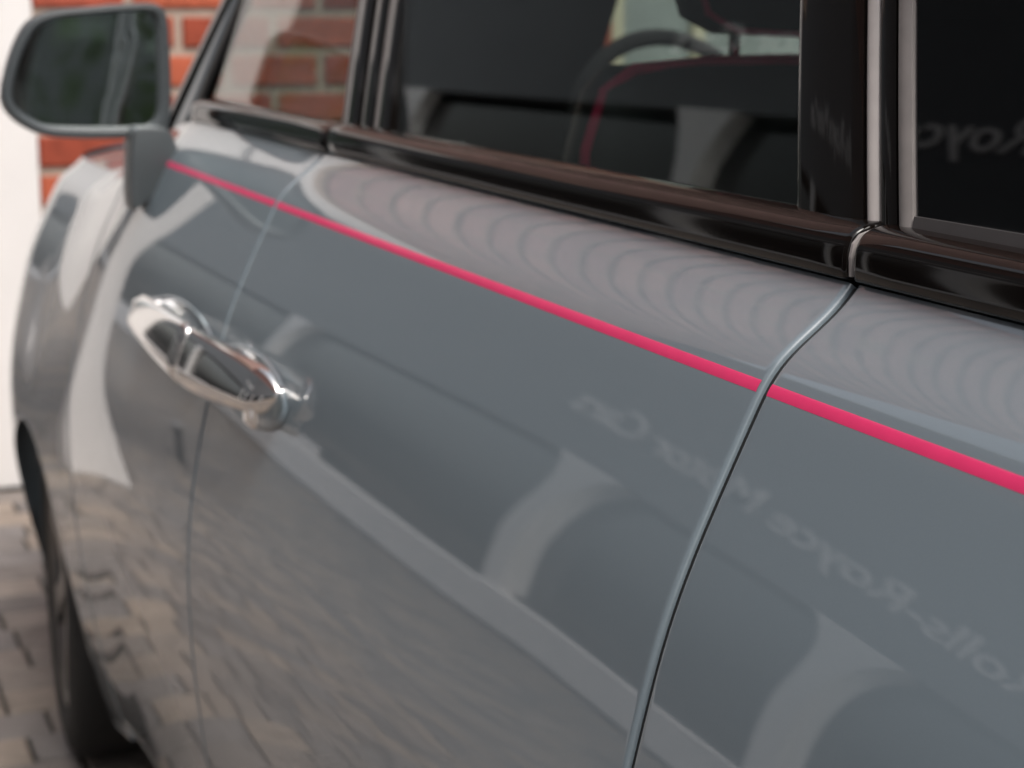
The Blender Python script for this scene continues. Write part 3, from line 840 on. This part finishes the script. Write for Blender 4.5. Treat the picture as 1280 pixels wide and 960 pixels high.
# ---- door handles (two, meeting at the door gap)
def handle(y0, y1, flip):
    """bar from the gap (y0) to its outer end (y1)"""
    n = 26
    V = []
    sec = [(0.05, 1.0), (0.30, 0.93), (0.60, 0.55), (0.86, 0.10), (1.0, -0.20), (1.02, -0.36), (0.95, -0.55), (0.66, -0.88), (0.25, -1.0), (-0.10, -0.72), (-0.2, 0.0), (-0.12, 0.75)]
    for i in range(n):
        u = i / (n - 1)
        Y = y0 + (y1 - y0) * u
        end = max(0.0, (u - 0.86) / 0.14)
        h = 0.042 * (1 - 0.36 * u ** 1.6) * math.sqrt(max(0.02, 1 - end ** 2.2))
        d = 0.023 * math.sqrt(max(0.03, 1 - end ** 2.2))
        if i == 0: h *= 0.86; d *= 0.8
        zc = HZ + (0.016 if y1 < y0 else -0.004) * u
        off = 0.030 - 0.016 * u ** 2
        base = S(Y, zc)
        for a, b in sec:
            V.append((base.x - off - d * a * 1.25, Y, base.z + h * b))
    nc = len(sec)
    Fc = grid_faces(n, nc, True) + [tuple(range(nc)), tuple((n - 1) * nc + i for i in range(nc))]
    bmx = bmesh.new()
    vs_ = [bmx.verts.new(v) for v in V]
    for f in Fc: bmx.faces.new([vs_[i] for i in f])
    bmesh.ops.recalc_face_normals(bmx, faces=bmx.faces[:])
    o = bm_obj('door_handle', bmx, M['chrome'], None, True)
    md = o.modifiers.new('sub', 'SUBSURF'); md.levels = 2; md.render_levels = 2
    part(o)
    # backplate recess and pivot foot
    ym = (y0 + y1) / 2
    yf = y1 - 0.05 * (1 if y1 > y0 else -1)
    b = S(yf, HZ)
    ft = bm_obj('pivot_foot', box_bm(b.x - 0.036, b.x + 0.01, yf - 0.022, yf + 0.022, b.z - 0.028, b.z + 0.018, 0.008, 3), M['chrome'], o, True)
    yf = y0 + 0.05 * (1 if y1 > y0 else -1)
    b = S(yf, HZ)
    ft = bm_obj('pivot_foot', box_bm(b.x - 0.04, b.x + 0.01, yf - 0.02, yf + 0.02, b.z - 0.02, b.z + 0.016, 0.008, 3), M['chrome'], o, True)
    # oval escutcheon
    V = []
    for i in range(7):
        k = (1.0, 0.97, 0.92, 0.86, 0.7, 0.4, 0.05)[i]; dp = (0.0, 0.003, 0.0035, 0.001, 0.0005, 0.0003, 0.0002)[i]
        for j in range(48):
            t = 2 * math.pi * j / 48
            Y = ym + abs(y1 - y0) / 2 * 0.985 * k * math.cos(t); zz_ = HZ - 0.006 + 0.040 * k * math.sin(t)
            V.append(S(Y, zz_) + SN(Y, zz_) * (dp + 0.0012))
    mesh_obj('escutcheon', V, grid_faces(7, 48, True), M['paint'], o, True)
    return o
HZ = 1.137
handle(GAP_B + 0.004, 2.68, False)
handle(GAP_B - 0.004, 1.90, True)

# ---- door mirror
MY = 3.0
outline_px = [(110, 9), (160, 5), (196, 6), (209, 22), (212, 60), (214, 110), (212, 150), (200, 167), (160, 172), (110, 173), (62, 170), (34, 160), (12, 142), (4, 120), (10, 85), (22, 50), (38, 26), (65, 14)]
inner_px = [(112, 18), (158, 14), (184, 13), (196, 22), (198, 60), (199, 110), (197, 140), (186, 156), (158, 159), (112, 159), (64, 157), (42, 150), (22, 136), (15, 119), (20, 90), (32, 58), (47, 34), (72, 23)]
def to_mirror(p, Y): return at_y(p[0], p[1], Y)
def smooth_loop(pts, k=4):
    n = len(pts); out = []
    for i in range(n):
        p0, p1, p2, p3 = (Vector(pts[(i + q) % n]) for q in (-1, 0, 1, 2))
        for s in range(k):
            t = s / k
            out.append(0.5 * (2 * p1 + (p2 - p0) * t + (2 * p0 - 5 * p1 + 4 * p2 - p3) * t * t + (3 * p1 - p0 - 3 * p2 + p3) * t ** 3))
    return out
OUT = smooth_loop([to_mirror(p, MY) for p in outline_px])
INN = smooth_loop([to_mirror(p, MY) for p in inner_px])
cx_ = sum((p for p in OUT), Vector()) / len(OUT)
dm = empty('door_mirror', (0, 0, 0)); dm.parent = car; dm.location = CO
def loops_obj(name, loops, m, parent, cap0=False, cap1=False):
    n = len(loops[0]); V = [p for lp_ in loops for p in lp_]
    Fc = [tuple(reversed(f)) for f in grid_faces(len(loops), n, True)]
    if cap0: Fc.append(tuple(range(n)))
    if cap1: Fc.append(tuple((len(loops) - 1) * n + i for i in range(n - 1, -1, -1)))
    bmx = bmesh.new(); vs_ = [bmx.verts.new(v) for v in V]
    for f in Fc: bmx.faces.new([vs_[i] for i in f])
    return bm_obj(name, bmx, m, parent, True)
def scl(loop, k, dy, shift=(0, 0)):
    return [Vector((cx_.x + (p.x - cx_.x) * k + shift[0], p.y + dy, cx_.z + (p.z - cx_.z) * k + shift[1])) for p in loop]
shell = [scl(OUT, 0.965, -0.004), scl(OUT, 0.985, -0.005), scl(OUT, 1.0, 0.0), scl(OUT, 1.012, 0.012), scl(OUT, 1.01, 0.04), scl(OUT, 0.96, 0.08, (0.004, 0)), scl(OUT, 0.84, 0.115, (0.01, 0)), scl(OUT, 0.6, 0.138, (0.02, 0)), scl(OUT, 0.25, 0.147, (0.02, 0))]
loops_obj('housing', shell, M['housing'], dm, cap1=True)
bez = [scl(OUT, 0.966, -0.003)] + [[a.lerp(b, t) + Vector((0, dy, 0)) for a, b in zip(scl(OUT, 0.966, 0), INN)] for t, dy in ((0.3, -0.005), (0.7, -0.004), (1.0, 0.002))] + [[p + Vector((0, 0.014, 0)) for p in scl(INN, 0.985, 0)]]
loops_obj('bezel', bez, M['housing'], dm)
gl = scl(INN, 0.985, 0.010)
gl = [Vector((p.x, p.y + 0.02 * (p.x - cx_.x) + 0.05 * (p.z - cx_.z), p.z)) for p in gl]
ctr = [Vector((cx_.x + (p.x - cx_.x) * 0.5, cx_.y + 0.0105 + 0.02 * (p.x - cx_.x) * 0.5 + 0.05 * (p.z - cx_.z) * 0.5, cx_.z + (p.z - cx_.z) * 0.5)) for p in gl]
loops_obj('mirror_glass', [gl, ctr], M['mirror'], dm, cap1=True)
# arm down to the shoulder of the door
arm_px0 = [(168, 166), (214, 166), (222, 204), (196, 236), (170, 262)]
def arm_loop(pts, Y): return [at_y(px, py, Y) for px, py in pts]
A0 = smooth_loop(arm_loop([(172, 164), (190, 163), (208, 165), (217, 180), (224, 204), (214, 222), (198, 240), (180, 252), (169, 258), (166, 235), (167, 200), (168, 175)], MY - 0.06), 3)
ca = sum(A0, Vector()) / len(A0)
def ascl(k, dy, dx=0):
    k *= 1.10
    return [Vector((ca.x + (p.x - ca.x) * k + dx, p.y + dy, ca.z + (p.z - ca.z) * k)) for p in A0]
loops_obj('arm', [ascl(0.93, 0.0), ascl(0.98, 0.001), ascl(1.0, 0.006), ascl(1.0, 0.07, 0.0), ascl(0.9, 0.12, 0.01), ascl(0.6, 0.14, 0.02)], M['housing'], dm, True, True)

# ---- wheels
def lathe(name, prof_, x_c, yc, zc, m, parent, n=64):
    V = []
    for (xo, r) in prof_:
        for i in range(n):
            t = 2 * math.pi * i / n
            V.append((x_c + xo, yc + r * math.cos(t), zc + r * math.sin(t)))
    bmx = bmesh.new(); vs_ = [bmx.verts.new(v) for v in V]
    for f in grid_faces(len(prof_), n, True): bmx.faces.new([vs_[i] for i in f])
    return bm_obj(name, bmx, m, parent, True)
def wheel(yc, xo, sgn, steer=0.0):
    wroot = empty('wheel', (0, 0, 0)); wroot.parent = car; wroot.location = CO
    T = [(0.02, 0.285), (0.004, 0.30), (-0.002, 0.34), (0.006, 0.375), (0.02, 0.392), (0.045, 0.399), (0.13, 0.40), (0.21, 0.399), (0.235, 0.392), (0.25, 0.37), (0.25, 0.30), (0.23, 0.285)]
    lathe('tyre', [(sgn * a, r) for a, r in T], xo, yc, 0.40, M['tyre'], wroot)
    Rm = [(0.012, 0.292), (0.006, 0.285), (0.018, 0.272), (0.10, 0.265), (0.20, 0.27), (0.23, 0.286)]
    rim = lathe('rim', [(sgn * a, r) for a, r in Rm], xo, yc, 0.40, M['rim'], wroot)
    lathe('hub', [(sgn * 0.02, 0.002), (sgn * 0.018, 0.045), (sgn * 0.03, 0.06), (sgn * 0.06, 0.065)], xo, yc, 0.40, M['rim'], rim, 24)
    lathe('brake_disc', [(sgn * 0.11, 0.05), (sgn * 0.11, 0.20), (sgn * 0.13, 0.20), (sgn * 0.13, 0.05)], xo, yc, 0.40, M['rubber'], rim, 32)
    for kk in range(7):
        t = 2 * math.pi * kk / 7 + 0.35
        bmx = bmesh.new()
        hw0, hw1 = 0.028, 0.04
        pts = []
        for r, hw, xa, xb in ((0.05, hw0, 0.022, 0.06), (0.16, 0.024, 0.018, 0.055), (0.27, hw1, 0.014, 0.05)):
            for s, xx in ((-1, xa), (1, xa), (1, xb), (-1, xb)):
                yy, zz_ = r * math.cos(t) - s * hw * math.sin(t), r * math.sin(t) + s * hw * math.cos(t)
                pts.append(bmx.verts.new((xo + sgn * xx, yc + yy, 0.40 + zz_)))
        for f in grid_faces(3, 4, True): bmx.faces.new([pts[i] for i in f])
        bmx.faces.new(pts[0:4]); bmx.faces.new(pts[8:12])
        bm_obj('spoke', bmx, M['rim'], rim)
    c = Vector((xo + sgn * 0.12, yc, 0.40))
    for ch in wroot.children: ch.location = -c
    wroot.location = CO + c
    wroot.rotation_euler = (0, 0, math.radians(steer))
XW = prof(0.84)
wheel(WHEEL_Y, XW + 0.045, 1, -3.5)
wheel(RW_Y, XW + 0.03, 1)
wheel(WHEEL_Y, CW - XW - 0.03, -1, -3.5)
wheel(RW_Y, CW - XW - 0.03, -1)
# wheel housing liner
bmx = bmesh.new()
V = []
for xo in (XW + 0.075, XW + 0.36):
    for i in range(25):
        t = math.pi * i / 24
        V.append(bmx.verts.new((xo, WHEEL_Y + (ARCH + 0.004) * math.cos(t), WHEEL_Z + (ARCH + 0.004) * math.sin(t))))
for i in range(24): bmx.faces.new([V[i], V[i + 1], V[25 + i + 1], V[25 + i]])
bmx.faces.new(V[25:])
part(bm_obj('wheel_liner', bmx, M['rubber'], None, True))
